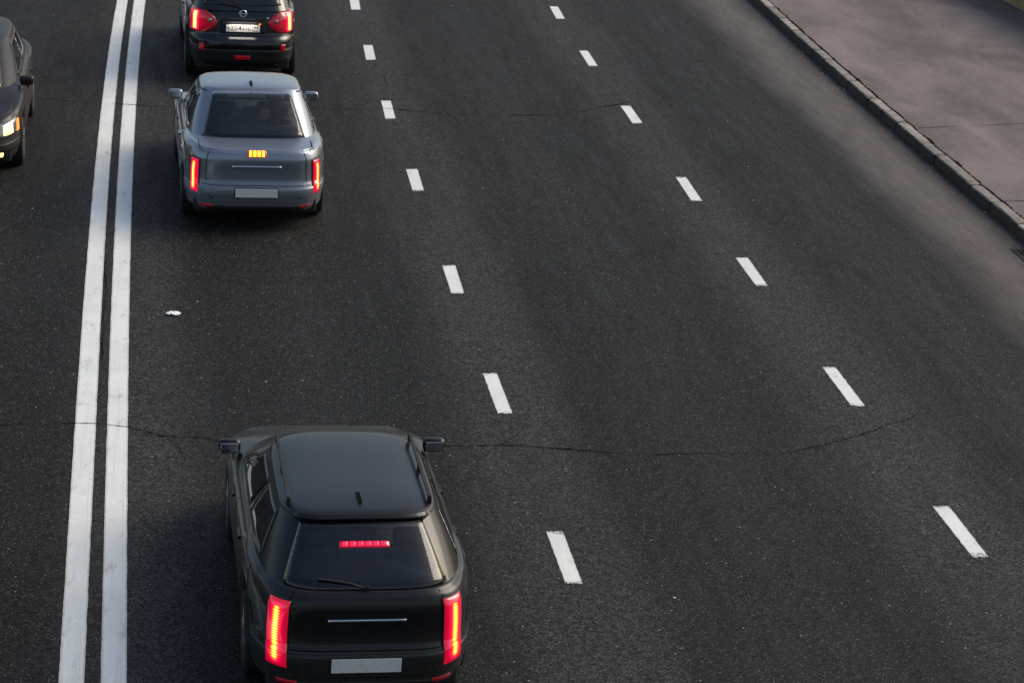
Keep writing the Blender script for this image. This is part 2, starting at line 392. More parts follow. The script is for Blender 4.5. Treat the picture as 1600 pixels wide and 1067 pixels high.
# ------------------------------------------------------------------ road alignment
X0, HD, KK, K3 = 3.7571, -0.154607, -0.00106022, 1.98039e-5
YA, YB = 14.0, 50.0
def cx(y):
    f = lambda t: X0 + HD * t + KK * t * t + K3 * t ** 3
    g = lambda t: HD + 2 * KK * t + 3 * K3 * t * t
    if y < YA: return f(YA) + g(YA) * (y - YA)
    if y > YB: return f(YB) + g(YB) * (y - YB)
    return f(y)
def csl(y):
    y = min(max(y, YA), YB); return HD + 2 * KK * y + 3 * K3 * y * y
def road(y, off, z=0.0):
    s = csl(y); n = math.hypot(1, s)
    return Vector((cx(y) + off / n, y - off * s / n, z))
def heading(y): return -math.atan(csl(y))       # rotation about z that turns +Y onto the road

def strip(name, offs, ys, z, mat, fz=None, drop=None):
    vs, fs, uv = [], [], []
    s = 0; prev = None; S = []
    for y in ys:
        p = road(y, 0)
        if prev is not None: s += (p - prev).length
        prev = p; S.append(s)
    for i, y in enumerate(ys):
        for o_ in offs:
            vs.append(road(y, o_, z if fz is None else fz(y, o_))); uv.append((o_, S[i]))
    n = len(offs)
    for i in range(len(ys) - 1):
        for j in range(n - 1):
            a = i * n + j; fs.append((a, a + 1, a + n + 1, a + n))
    me = mesh_from(name, vs, fs)
    ul = me.uv_layers.new(name='UVMap')
    for lp in me.loops: ul.data[lp.index].uv = uv[lp.vertex_index]
    return link(name, me, mat)

KERB = 7.78
ys_all = list(np.arange(-60, 12, 6.0)) + list(np.arange(12, 52, 0.5)) + list(np.arange(52, 220, 8.0))
g_me = mesh_from('ground', [(-900, -900, -0.06), (900, -900, -0.06), (900, 900, -0.06), (-900, 900, -0.06)], [(0, 1, 2, 3)])
tag(link('ground', g_me, M['ground']), 'flat ground beneath and beyond the road', kind='structure')
rd = strip('road', [-24, -16, -8, -4, 0, 3.75, 6, 7, KERB + 0.05], ys_all, 0.0, M['asphalt'])
tag(rd, 'dark worn asphalt carriageway with pale speckled aggregate', kind='structure')
KW = 0.17
swk = strip('sidewalk', [KERB + KW + 0.018, 9, 10, 11, 12, 13, 16, 20], ys_all, 0.145, M['sidewalk'])
tag(swk, 'wide pinkish grey pavement behind the granite kerb', kind='structure')
# edge of the pavement sheet towards the kerb: a small vertical face closing the gap
eg = strip('gap', [KERB + KW, KERB + KW + 0.02], ys_all, 0.0, M['dark_void'], fz=lambda y, o: 0.10)  # flat black strip lying in the gap
eg.name = 'kerb_gap'; tag(eg, 'dark crack between kerb and pavement', kind='structure')

# ------------------------------------------------------------------ kerb of separate stones
def make_kerb():
    joints = [45.72, 44.3, 43.3, 42.24, 40.64, 39.9, 38.30, 37.11, 36.31, 35.56, 34.30, 33.63, 32.04, 31.20]
    y = 31.20
    while y > 6: y -= random.uniform(0.8, 1.5); joints.append(y)
    y = 45.72
    pre = []
    while y < 110: y += random.uniform(0.9, 1.5); pre.append(y)
    joints = pre[::-1] + joints
    vs, fs, st = [], [], []
    def prof(dx, dz):     # section: from road foot over the bevel to the back
        return [(0 + dx, -0.03), (0.000 + dx, 0.02), (0.006 + dx, 0.10 + dz), (0.010 + dx, 0.135 + dz), (0.028 + dx, 0.152 + dz), (0.09 + dx, 0.156 + dz), (KW - 0.012 + dx, 0.155 + dz), (KW - 0.002 + dx, 0.146 + dz), (KW + dx, 0.05)]
    for i in range(len(joints) - 1):
        # joints are given in y at the kerb's face: convert to the y of the road axis
        def ax(yj):
            return yj + KERB * csl(yj)
        yb_, ya_ = ax(joints[i]), ax(joints[i + 1])
        gap = 0.014 + random.random() * 0.009
        ya_ += gap; yb_ -= gap
        n = max(3, int((yb_ - ya_) / 0.045))
        tone = random.random(); dx = random.uniform(-0.006, 0.006); dz = random.uniform(-0.004, 0.004); tw = random.uniform(-0.006, 0.006)
        base = len(vs); m = len(prof(0, 0))
        for a in range(n + 1):
            t = a / n; yy = ya_ + (yb_ - ya_) * t
            e = min(t, 1 - t) * (yb_ - ya_)
            rnd = max(0, 1 - e / 0.03)
            for q, (o_, z_) in enumerate(prof(dx + tw * (t - 0.5), dz)):
                w_ = noise.noise(Vector((yy * 7.0, q * 0.9, i * 3.1))) * 0.006
                big = noise.noise(Vector((yy * 2.1, q * 0.5, i * 1.7)))
                chip = max(0, big - 0.25) * 0.05 if q in (3, 4) else 0
                o2 = KERB + o_ + w_ + chip + (0.008 * rnd if q < 4 else 0); z2 = z_ + w_ * 0.6 - 0.010 * rnd * (q > 2) - chip * 0.5
                vs.append(road(yy, o2, z2)); st.append(tone)
        for a in range(n):
            for q in range(m - 1):
                k = base + a * m + q; fs.append((k, k + m, k + m + 1, k + 1))
        fs.append(tuple(base + q for q in range(m))); fs.append(tuple(base + n * m + q for q in range(m))[::-1])
    me = mesh_from('kerb', vs, fs)
    at = me.attributes.new('stone', 'FLOAT', 'POINT')
    for i, s in enumerate(st): at.data[i].value = s
    o = link('kerb', me, M['kerb'])
    tag(o, 'row of weathered granite kerb stones between carriageway and pavement', kind='structure')
make_kerb()

# ------------------------------------------------------------------ painted markings
def resample(line, step):
    pts = [Vector((p[0], p[1], 0)) for p in line]
    L = [0]
    for a, b in zip(pts, pts[1:]): L.append(L[-1] + (b - a).length)
    n = int(L[-1] / step); out = []
    for i in range(n + 1):
        s = L[-1] * i / n
        out.append((float(np.interp(s, L, [p.x for p in pts])), float(np.interp(s, L, [p.y for p in pts])), s))
    return out

def smooth_fit(line):
    ys = np.array([p[1] for p in line]); xs = np.array([p[0] for p in line])
    return np.polyfit(ys, xs, 3)
def solid_stripe(name, left, right, label, seed):
    cl, cr_ = smooth_fit(left), smooth_fit(right)
    def xe(c, y):
        ylo, yhi = 15.5, 43.0
        if y < ylo: return np.polyval(c, ylo) + np.polyval(np.polyder(c), ylo) * (y - ylo)
        if y > yhi: return np.polyval(c, yhi) + np.polyval(np.polyder(c), yhi) * (y - yhi)
        return np.polyval(c, y)
    ys = list(np.arange(4, 14, 0.5)) + list(np.arange(14, 46, 0.04)) + list(np.arange(46, 120, 2.0))
    vs, fs, uv = [], [], []
    cols = 6
    for i, y in enumerate(ys):
        jl = noise.noise(Vector((y * 3.0, seed, 0))) * 0.004 + noise.noise(Vector((y * 17.0, seed, 3))) * 0.003
        jr = noise.noise(Vector((y * 3.0, seed, 7))) * 0.004 + noise.noise(Vector((y * 17.0, seed, 9))) * 0.003
        a = xe(cl, y) + jl; b = xe(cr_, y) + jr
        for j in range(cols):
            t = j / (cols - 1); vs.append((a + (b - a) * t, y, 0.004)); uv.append((t, y))
    for i in range(len(ys) - 1):
        for j in range(cols - 1):
            k = i * cols + j; fs.append((k, k + 1, k + cols + 1, k + cols))
    me = mesh_from(name, vs, fs); ul = me.uv_layers.new(name='UVMap')
    for lp in me.loops: ul.data[lp.index].uv = uv[lp.vertex_index]
    tag(link(name, me, M['paint']), label, 'road marking', 'double solid centre line', 'structure')
Ll = [(-7.456, 41.924), (-6.381, 34.678), (-5.095, 26.72), (-4.567, 23.582), (-3.834, 19.226), (-3.274, 16.029)]
Lr = [(-7.271, 41.985), (-6.187, 34.731), (-4.904, 26.76), (-4.37, 23.619), (-3.629, 19.258), (-3.088, 16.054)]
Rl = [(-7.168, 42.018), (-6.083, 34.759), (-4.791, 26.784), (-4.271, 23.638), (-3.524, 19.274), (-2.962, 16.071)]
Rr = [(-6.969, 42.083), (-5.887, 34.812), (-4.598, 26.825), (-4.077, 23.674), (-3.319, 19.307), (-2.771, 16.096)]
solid_stripe('road_marking', Ll, Lr, 'left solid white stripe of the double centre line', 1.3)
solid_stripe('road_marking', Rl, Rr, 'right solid white stripe of the double centre line, nearer the cars', 8.1)

def dash(q, label, group, seed):
    q = [Vector((p[0], p[1], 0.004)) for p in q]      # far-left, far-right, near-right, near-left
    nu, nv = 12, 60; vs, fs, uv = [], [], []
    for i in range(nv + 1):
        t = i / nv; a = q[3].lerp(q[0], t); b = q[2].lerp(q[1], t)
        for j in range(nu + 1):
            s = j / nu; p = a.lerp(b, s)
            e = 0
            if i == 0: e = -0.010 + noise.noise(Vector((s * 9, seed, 1))) * 0.028
            if i == nv: e = noise.noise(Vector((s * 7, seed, 5))) * 0.016
            p.y += e
            if j == 0: p.x += noise.noise(Vector((t * 14, seed, 2))) * 0.006
            if j == nu: p.x += noise.noise(Vector((t * 14, seed, 4))) * 0.006
            vs.append(p); uv.append((s, t))
    n = nu + 1
    for i in range(nv):
        for j in range(nu):
            k = i * n + j; fs.append((k, k + 1, k + n + 1, k + n))
    me = mesh_from('lane_dash', vs, fs); ul = me.uv_layers.new(name='UVMap')
    for lp in me.loops: ul.data[lp.index].uv = uv[lp.vertex_index]
    tag(link('lane_dash', me, M['paint_worn']), label, 'road marking', group, 'structure')

ordw = ['first', 'second', 'third', 'fourth', 'fifth', 'sixth', 'seventh']
rowA = [[(-3.39, 43.25), (-3.22, 43.31), (-3.11, 42.37), (-3.28, 42.31)], [(-2.83, 39.39), (-2.67, 39.43), (-2.53, 38.30), (-2.69, 38.25)],
        [(-2.24, 35.46), (-2.09, 35.50), (-1.94, 34.38), (-2.09, 34.32)], [(-1.61, 31.54), (-1.45, 31.58), (-1.30, 30.50), (-1.45, 30.45)],
        [(-0.90, 27.21), (-0.74, 27.25), (-0.59, 26.18), (-0.74, 26.15)], [(-0.29, 23.49), (-0.14, 23.52), (0.05, 22.37), (-0.10, 22.34)],
        [(0.41, 19.45), (0.56, 19.48), (0.73, 18.40), (0.58, 18.39)]]
rowB = [[(0.31, 43.78), (0.47, 43.82), (0.60, 42.70), (0.44, 42.66)], [(0.84, 40.01), (0.99, 40.05), (1.15, 38.88), (1.00, 38.83)],
        [(1.46, 36.12), (1.62, 36.15), (1.78, 35.05), (1.62, 35.00)], [(2.14, 32.01), (2.29, 32.04), (2.45, 30.86), (2.30, 30.82)],
        [(2.72, 28.30), (2.88, 28.33), (3.04, 27.21), (2.89, 27.19)], [(3.40, 24.37), (3.55, 24.39), (3.73, 23.23), (3.58, 23.21)],
        [(4.05, 20.60), (4.21, 20.63), (4.39, 19.51), (4.24, 19.48)]]
for i, q in enumerate(rowA):
    dash(q, '%s white dash from the far end of the lane line beside the cars' % ordw[i], 'dashes of the left lane line', 11 + i * 2.7)
for i, q in enumerate(rowB):
    dash(q, '%s white dash from the far end of the lane line nearer the kerb' % ordw[i], 'dashes of the right lane line', 41 + i * 3.3)
# ------------------------------------------------------------------ cracks
def crack(pts, width, label, seed, z=0.0075, jag=0.018, gaps=0.0, name='road_crack'):
    rs = resample(pts, 0.028)
    bm = bmesh.new(); prev = None
    for i, (x, y, s) in enumerate(rs):
        j = min(i + 1, len(rs) - 1); k = max(i - 1, 0)
        d = Vector((rs[j][0] - rs[k][0], rs[j][1] - rs[k][1], 0)).normalized(); n = Vector((-d.y, d.x, 0))
        o_ = noise.noise(Vector((s * 2.3, seed, 0))) * jag * 2 + noise.noise(Vector((s * 11, seed, 1))) * jag + noise.noise(Vector((s * 31, seed, 2))) * jag * 0.5
        w_ = width * max(0.12, 0.65 + 1.1 * noise.noise(Vector((s * 1.7, seed, 6))) + 0.8 * noise.noise(Vector((s * 15, seed, 8))))
        p = Vector((x, y, z)) + n * o_
        a = bm.verts.new(p + n * w_ / 2); b = bm.verts.new(p - n * w_ / 2)
        skip = noise.noise(Vector((s * 0.9, seed, 12))) < -0.5 + gaps
        if prev and not skip: bm.faces.new((prev[0], a, b, prev[1]))
        prev = (a, b)
    o = bm_obj(name, bm, M['crack']); tag(o, label, 'crack', None, 'structure'); return o
crack([(-9.5, 21.0), (-6.5, 21.1), (-4.885, 21.189), (-4.474, 21.294), (-3.928, 21.371), (-3.671, 21.329), (-3.27, 21.158), (-2.903, 21.187), (-2.514, 21.051), (-2.133, 20.949), (-1.784, 21.14), (-1.421, 21.235), (-0.93, 21.318), (-0.558, 21.364), (-0.062, 21.464), (0.439, 21.48), (0.94, 21.463), (1.316, 21.459), (1.821, 21.543)], 0.019, 'long thin crack running across the near lanes and the double line', 3.0)
crack([(1.75, 21.53), (2.333, 21.662), (2.849, 21.782), (3.194, 22.047), (3.545, 22.3), (3.85, 22.657), (4.148, 22.91), (4.417, 23.39), (4.92, 23.575), (5.476, 23.635), (6.8, 23.7), (7.9, 23.8)], 0.012, 'jagged thin crack crossing the lane nearest the kerb', 5.0, gaps=0.3)
crack([(3.0, 21.9), (3.3, 21.95), (3.55, 22.05), (3.8, 22.1)], 0.008, 'short hairline crack below the jagged one', 6.2, gaps=0.1)
crack([(-9.6, 34.2), (-7.839, 34.282), (-7.264, 34.272), (-6.387, 34.177), (-5.54, 34.24), (-4.2, 34.4), (-2.91, 34.693), (-2.157, 34.975), (-1.181, 34.902), (-0.406, 34.983), (0.567, 35.279), (1.166, 35.942), (1.627, 36.411)], 0.018, 'faint crack crossing the road far back at the cars', 9.0, gaps=0.12)
crack([(-4.9, 26.761), (-4.701, 25.797), (-4.555, 24.886), (-4.419, 24.03), (-4.2, 22.9)], 0.010, 'fine crack running between the two solid stripes', 12.0, gaps=0.05)
crack([(-2.33, 37.2), (-2.28, 36.9), (-2.24, 36.6), (-2.2, 36.3)], 0.010, 'short dark crack between two far dashes', 15.0)
crack([(5.99, 35.258), (6.8, 35.6), (7.742, 35.997), (9.5, 36.8)], 0.016, 'thin straight joint crossing the pavement', 18.0, z=0.149, jag=0.004, name='pavement_joint')
crack([(6.55, 31.297), (6.882, 31.347), (8.6, 31.9)], 0.018, 'near thin joint crossing the pavement at the photo edge', 21.0, z=0.149, jag=0.006, name='pavement_joint')
for i_, (pts_, w__) in enumerate([([(-3.27, 21.16), (-3.1, 20.9), (-3.02, 20.6)], .008), ([(-0.06, 21.46), (0.1, 21.75), (0.18, 22.1)], .008), ([(0.94, 21.46), (1.15, 21.2), (1.5, 21.1)], .007), ([(-6.9, 21.1), (-6.7, 21.5), (-6.6, 21.9)], .008), ([(3.55, 22.3), (3.9, 22.28), (4.2, 22.4)], .007), ([(-1.18, 34.9), (-1.0, 34.4), (-0.95, 34.0)], .009)]):
    crack(pts_, w__, 'hairline side branch of the road crack ' + ('left of the near car', 'beside the sixth lane dash', 'between the lane lines', 'at the left edge', 'towards the kerb', 'behind the third lane dash')[i_], 31.0 + i_ * 1.7, gaps=0.05)
# ragged break of pavement behind the kerb
pk = [road(y, KERB + KW + 0.022) for y in np.arange(24, 50, 0.5)]
crack([(p.x, p.y) for p in pk], 0.050, 'ragged dark break where the pavement meets the kerb', 25.0, z=0.150, jag=0.026, name='pavement_crack')

# ------------------------------------------------------------------ wall at the back of the pavement
def make_wall():
    root = empty('boundary_wall', (9.229, 46.586, 0.145), 0)
    d = Vector((9.474 - 9.229, 45.366 - 46.586, 0)).normalized(); n = Vector((-d.y, d.x, 0))   # n points to the back
    if n.x < 0: n = -n
    rot = Matrix((( d.x, n.x, 0), (d.y, n.y, 0), (0, 0, 1)))
    jx = Vector((9.40, 45.75, 0)) - Vector((9.229, 46.586, 0)); j0 = jx.dot(d)
    pl = 1.6
    for k in range(-8, 9):
        a = j0 + k * pl; bm = bmesh.new()
        box_bm(bm, (0, 0, 0), (pl - 0.022, 0.30, 1.1), 0.012)
        for v in bm.verts: v.co = rot @ (v.co + Vector((a + pl / 2, 0.15, 0.56)))
        bm_obj('stone_panel', bm, M['wall'], root)
    bm = bmesh.new(); box_bm(bm, (0, 0, 0), (pl * 17, 0.24, 1.04))
    for v in bm.verts: v.co = rot @ (v.co + Vector((j0 + pl / 2, 0.155, 0.535)))
    bm_obj('backing', bm, M['dark_void'], root)
    bm = bmesh.new(); box_bm(bm, (0, 0, 0), (pl * 17, 0.42, 0.12), 0.02)
    for v in bm.verts: v.co = rot @ (v.co + Vector((j0 + pl / 2, 0.15, 1.175)))
    bm_obj('coping', bm, M['wall'], root)
    tag(root, 'tan stone panel wall at the back of the pavement', 'wall')
make_wall()

# ------------------------------------------------------------------ drain at the kerb foot, litter, pebbles
def make_drain():
    y = 28.0
    p = road(y - 0.1, KERB - 0.12, 0.0); root = empty('storm_drain', p, heading(y))
    bm = bmesh.new()
    for (c, s) in (((0, 0.29, 0.005), (0.36, 0.04, 0.012)), ((0, -0.29, 0.005), (0.36, 0.04, 0.012)), ((0.16, 0, 0.005), (0.04, 0.54, 0.012)), ((-0.16, 0, 0.005), (0.04, 0.54, 0.012))):
        box_bm(bm, c, s, 0.003)
    bm_obj('frame', bm, M['iron'], root)
    bm = bmesh.new()
    for k in range(7): box_bm(bm, (0, -0.21 + k * 0.07, 0.006), (0.28, 0.03, 0.010), 0.002)
    bm_obj('grate', bm, M['iron'], root)
    me = mesh_from('pit', [(-0.14, -0.27, 0.003), (0.14, -0.27, 0.003), (0.14, 0.27, 0.003), (-0.14, 0.27, 0.003)], [(0, 1, 2, 3)])
    link('pit', me, M['dark_void'], root)
    tag(root, 'black iron storm drain grate at the foot of the kerb', 'drain')
make_drain()

def make_litter():
    c = Vector((-3.769, 24.79, 0)); bm = bmesh.new(); nu, nv = 10, 6; g = []
    for i in range(nu + 1):
        row = []
        for j in range(nv + 1):
            u, v = i / nu - 0.5, j / nv - 0.5
            taper = 1 - 1.5 * abs(u) ** 1.6
            h = 0.010 + 0.030 * (0.25 - u * u) * 3 * (1 - 3 * v * v) + 0.022 * noise.noise(Vector((u * 9, v * 9, 4)))
            row.append(bm.verts.new((u * 0.16, v * 0.11 * taper + 0.035 * u, max(0.005, h))))
        g.append(row)
    for i in range(nu):
        for j in range(nv): bm.faces.new((g[i][j], g[i + 1][j], g[i + 1][j + 1], g[i][j + 1]))
    o = bm_obj('paper_litter', bm, M['paper']); o.location = c
    md = o.modifiers.new('Solidify', 'SOLIDIFY'); md.thickness = 0.003
    tag(o, 'crumpled scrap of white paper lying on the asphalt', 'litter')
make_litter()

# ------------------------------------------------------------------ cars
class Car:
    def __init__(s, name, L, W, levels, top, green, paint, loc, rz, n=6.0, zb=0.20, wheels=(0.80, 3.45), wr=0.32, crown=0.03, win=(.07, .93, .05, .95, .03)):
        s.winspec = win
        s.L, s.W, s.n, s.zb, s.wr, s.crown = L, W, n, zb, wr, crown
        s.levels = levels            # (t, halfwidth, y_rear, y_front)
        s.topx, s.topz = top
        s.g = green; s.paint = paint; s.wheels = wheels
        s.root = empty(name, loc, rz)
    # point on unit square perimeter, u in [0,4): rear, right, front, left
    @staticmethod
    def sq(u):
        u = u % 4.0; k = int(u); f = (u - k) * 2 - 1
        return [(f, -1.0), (1.0, f), (-f, 1.0), (-1.0, -f)][k]
    def se(s, u, n):
        px, py = s.sq(u); d = (abs(px) ** n + abs(py) ** n) ** (1 / n)
        return px / d, py / d
    def topf(s, y): return sinterp(y, s.topx, s.topz)
    def outline(s, u, t):
        T = [l[0] for l in s.levels]
        hw = sinterp(t, T, [l[1] for l in s.levels]); yr = sinterp(t, T, [l[2] for l in s.levels]); yf = sinterp(t, T, [l[3] for l in s.levels])
        qx, qy = s.se(u, s.n)
        return hw * qx, (yr + yf) / 2 + (yf - yr) / 2 * qy, qx
    def body(s, u, t):
        x, y, qx = s.outline(u, t)
        zl = s.zb
        if abs(qx) > 0.93:
            R = s.wr + 0.05
            for wy in s.wheels:
                d = abs(y - wy)
                if d < R: zl = max(zl, s.wr + math.sqrt(R * R - d * d))
        return Vector((x, y, zl + t * (s.topf(y) - zl)))
    def green(s, u, v):
        g = s.g
        qx, qy = s.se(u, g['n'])
        b = v - 0.10 * v * (1 - v)
        yr = g['yr'][0] + (g['yr'][1] - g['yr'][0]) * b; yf = g['yf'][0] + (g['yf'][1] - g['yf'][0]) * b
        hw = g['hw'][0] + (g['hw'][1] - g['hw'][0]) * (v - 0.22 * v * (1 - v))
        x = hw * qx; y = (yr + yf) / 2 + (yf - yr) / 2 * qy
        yb = (g['yr'][0] + g['yf'][0]) / 2 + (g['yf'][0] - g['yr'][0]) / 2 * qy
        zb_ = s.topf(yb) - 0.02
        zt = g['zr'] + g.get('slope', 0.0) * (qy) + 0.0
        zt += g['crown'] * (1 - max(abs(qx), 0) ** 2) * 0.6
        return Vector((x, y, zb_ + v * (zt - zb_)))
    def normal(s, f, u, t):
        e = 1e-3
        a = f(u + e, t) - f(u - e, t); b = f(u, min(t + e, 1)) - f(u, max(t - e, 0))
        n = a.cross(b)
        if n.length < 1e-12: return Vector((0, 0, 1))
        return n.normalized()
    def patch(s, name, f, ub, tb, mat, off=0.006, nu=14, nt_=10, parent=None, mirror=False, depth=0.012, smooth=True, bulge=0.0):
        """ub: (u0,u1) or function t01->(u0,u1); shell standing proud of surface f by off"""
        V, F = [], []
        for i in range(nt_ + 1):
            tt = i / nt_; t = tb[0] + (tb[1] - tb[0]) * tt
            u0, u1 = ub(tt) if callable(ub) else ub
            for j in range(nu + 1):
                jj = j / nu; u = u0 + (u1 - u0) * jj
                p = f(u, t); n = s.normal(f, u, t)
                o_ = off + bulge * (1 - (2 * jj - 1) ** 4) * (1 - (2 * tt - 1) ** 4)
                V.append(p + n * o_)
        m = nu + 1
        for i in range(nt_):
            for j in range(nu):
                a = i * m + j; F.append((a, a + 1, a + m + 1, a + m))
        # rim going inward
        ring = [j for j in range(m)] + [i * m + nu for i in range(1, nt_ + 1)] + [nt_ * m + j for j in range(nu - 1, -1, -1)] + [i * m for i in range(nt_ - 1, 0, -1)]
        b0 = len(V)
        for idx in ring:
            i, j = divmod(idx, m); tt = i / nt_; t = tb[0] + (tb[1] - tb[0]) * tt
            u0, u1 = ub(tt) if callable(ub) else ub
            u = u0 + (u1 - u0) * j / nu
            V.append(V[idx] - s.normal(f, u, t) * depth)
        R = len(ring)
        for q in range(R):
            F.append((ring[q], b0 + q, b0 + (q + 1) % R, ring[(q + 1) % R]))
        if mirror:
            V = [Vector((-p.x, p.y, p.z)) for p in V]; F = [fc[::-1] for fc in F]
        me = mesh_from(name, V, F)
        sm = [True] * (nt_ * nu) + [False] * R
        me.polygons.foreach_set('use_smooth', sm)
        ul = me.uv_layers.new(name='UVMap')
        for lp in me.loops:
            vi = lp.vertex_index
            if vi >= b0: vi = ring[vi - b0]
            ul.data[lp.index].uv = ((vi % m) / nu, (vi // m) / nt_)
        return link(name, me, mat, parent or s.root)
    def build_shell(s, tl=None):
        N = 220
        ts = tl or sorted(set([0, .03, .08, .15, .22, .3, .36, .40, .43, .46, .49, .52, .56, .62, .7, .78, .84, .88, .91, .94, .96, .975, .99, 1.0]))
        V, F = [], []
        for t in ts:
            for i in range(N): V.append(s.body(4 * i / N, t))
        rings = len(ts)
        # top cap
        mid = (s.levels[-1][2] + s.levels[-1][3]) / 2
        for c in (0.985, 0.96, 0.92, 0.85, 0.7, 0.5, 0.25, .02):
            for i in range(N):
                x, y, _ = s.outline(4 * i / N, 1.0)
                x2 = x * c; y2 = mid + (y - mid) * (1 - (1 - c) * 0.55 if c > 0.9 else c * 1.0 + (1 - c) * 0.30 * 0)
                y2 = mid + (y - mid) * c
                V.append(Vector((x2, y2, s.topf(y2) + s.crown * (1 - c ** 3))))
            rings += 1
        for r in range(rings - 1):
            for i in range(N):
                a = r * N + i; b = r * N + (i + 1) % N; F.append((a, b, b + N, a + N))
        F.append(tuple(range((rings - 1) * N, rings * N)))
        # belly
        F.append(tuple(range(N))[::-1])
        me = mesh_from('body', V, F, True)
        s.shell = link('body', me, s.paint, s.root)
        # roof and pillars
        g = s.g; V, F = [], []; M_ = 320
        wr_ = s.winspec
        s.holes = [(wr_[0], wr_[1], wr_[2] + .02, wr_[3] - .02, wr_[4]), (2.10, 2.90, .10, .90, 0)]
        for (a, b) in ((1.16, 1.47), (1.50, 1.80)): s.holes += [(a, b, .14, .84, 0), (4 - (b - 1), 4 - (a - 1), .14, .84, 0)]
        vs_ = sorted({0, .10, .14, .25, .4, .55, .7, .84, .90, .95, 1.0, round(wr_[2] + .02, 3), round(wr_[3] - .02, 3)})
        for v in vs_:
            for i in range(M_): V.append(s.green(4 * i / M_, v))
        rings = len(vs_)
        ctr_y = (g['yr'][1] + g['yf'][1]) / 2
        for c in (0.99, 0.975, 0.95, 0.9, 0.8, 0.6, 0.35, .15, .02):
            for i in range(M_):
                p = s.green(4 * i / M_, 1.0); q = Vector((p.x * c, ctr_y + (p.y - ctr_y) * c, 0))
                sx_, sy_ = s.se(4 * i / M_, g['n'])
                q.z = g['zr'] + g.get('slope', 0.0) * sy_ * c + g['crown'] * .6 * (1 - (sx_ * c) ** 2) + 0.030 * (1 - c ** g['n']) + 0.010 * (1 - max(0, (c - 0.94) / 0.06) ** 2)
                V.append(q)
            rings += 1
        def hole(u, v0, v1):
            for (lo, hi, a, b, tp) in s.holes:
                if v0 >= a - 1e-6 and v1 <= b + 1e-6:
                    for uu in (u, 4 - u + 2 if False else u):
                        if lo + tp * v1 + .012 < u < hi - tp * v1 - .012: return True
            return False
        for r in range(rings - 1):
            for i in range(M_):
                if r + 1 < len(vs_):
                    u = 4 * (i + .5) / M_
                    if hole(u, vs_[r], vs_[r + 1]): continue
                a = r * M_ + i; b = r * M_ + (i + 1) % M_; F.append((a, b, b + M_, a + M_))
        F.append(tuple(range((rings - 1) * M_, rings * M_)))
        me = mesh_from('roof', V, F, True)
        s.roof = link('roof', me, s.paint, s.root)
    def windows(s):
        rear = s.winspec[:2]; rv = s.winspec[2:4]; rtaper = s.winspec[4]
        gm = M['glass']; rgm = M['rear_glass']
        f = s.green
        def ub(tt):
            v = rv[0] + (rv[1] - rv[0]) * tt
            return (rear[0] + rtaper * v, rear[1] - rtaper * v)
        s.rw = s.patch('rear_window', f, ub, rv, rgm, 0.004, 20, 10)
        # black frit border under the rear window
        s.patch('windshield', f, (2.10, 2.90), (0.08, 0.92), gm, 0.004, 20, 10)
        for mir in (False, True):
            for (a, b) in ((1.16, 1.47), (1.50, 1.80)):
                s.patch('side_window', f, (a, b), (0.12, 0.86), gm, 0.004, 10, 8, mirror=mir)
    def cabin(s):
        '''shelf, seats and headrests seen through the glass'''
        g = s.g
        V, F = [], []; N = 60
        zf = lambda y: s.topf(y) + s.crown + .012
        for c in (.93, .5, .01):
            for i in range(N):
                p = s.green(4 * i / N, 0.0); my = (g['yr'][0] + g['yf'][0]) / 2
                x, y = p.x * c, my + (p.y - my) * c; V.append((x, y, zf(y)))
        for r in range(2):
            for i in range(N): F.append((r * N + i, r * N + (i + 1) % N, (r + 1) * N + (i + 1) % N, (r + 1) * N + i))
        link('parcel_shelf', mesh_from('parcel_shelf', V, F), M['cabin'], s.root)
        yr = g['yr'][1] + .05
        for (y0, xs) in ((yr, (-.36, 0, .36)), (yr + .95, (-.37, .37))):
            zb_ = zf(y0)
            for x in xs:
                bm = bmesh.new()
                box_bm(bm, (x, y0, zb_ + .02), (.34 if len(xs) == 3 else .46, .10, .12), .04)
                st = bm_obj('seat_back', bm, M['cabin'], s.root, True)
                bm = bmesh.new(); box_bm(bm, (x, y0 + .01, zb_ + .155), (.24, .09, .13), .04)
                for q in (-.06, .06): box_bm(bm, (x + q, y0 + .01, zb_ + .09), (.012, .012, .08))
                bm_obj('headrest', bm, M['cabin_light'] if len(xs) == 2 else M['cabin'], st, True)
        bm = bmesh.new(); box_bm(bm, (0, yr + 1.5, zf(yr + 1.5) + .0), (1.2, .22, .06), .02); bm_obj('dashboard', bm, M['cabin'], s.root)
    def wheels_(s):
        for wy in s.wheels:
            for sx in (-1, 1):
                c = (sx * (s.W / 2 - 0.115), wy, s.wr)
                bm = bmesh.new(); h = 0.105; r = s.wr
                lathe(bm, [(-h * .9, r * .62), (-h, r * .80), (-h * .92, r * .94), (-h * .7, r * .99), (0, r), (h * .7, r * .99), (h * .92, r * .94), (h, r * .80), (h * .9, r * .62)], c, 'X', 40)
                ty = bm_obj('wheel', bm, M['tyre'], s.root, True)
                bm = bmesh.new(); lathe(bm, [(sx * h * .5, r * .30), (sx * h * .82, r * .60), (sx * h * .93, r * .66), (sx * h * .86, r * .66)], c, 'X', 40)
                for k in range(5):
                    a = k * 2 * math.pi / 5
                    box_bm(bm, (c[0] + sx * h * .80, c[1] + math.cos(a) * r * .33, c[2] + math.sin(a) * r * .33), (0.03, r * .58, 0.05), 0.006, Matrix.Rotation(a, 3, 'X'))
                lathe(bm, [(sx * h * .7, 0.045), (sx * h * .95, 0.045), (sx * h * .97, 0.03)], c, 'X', 20)
                bm_obj('rim', bm, M['rim'], ty)
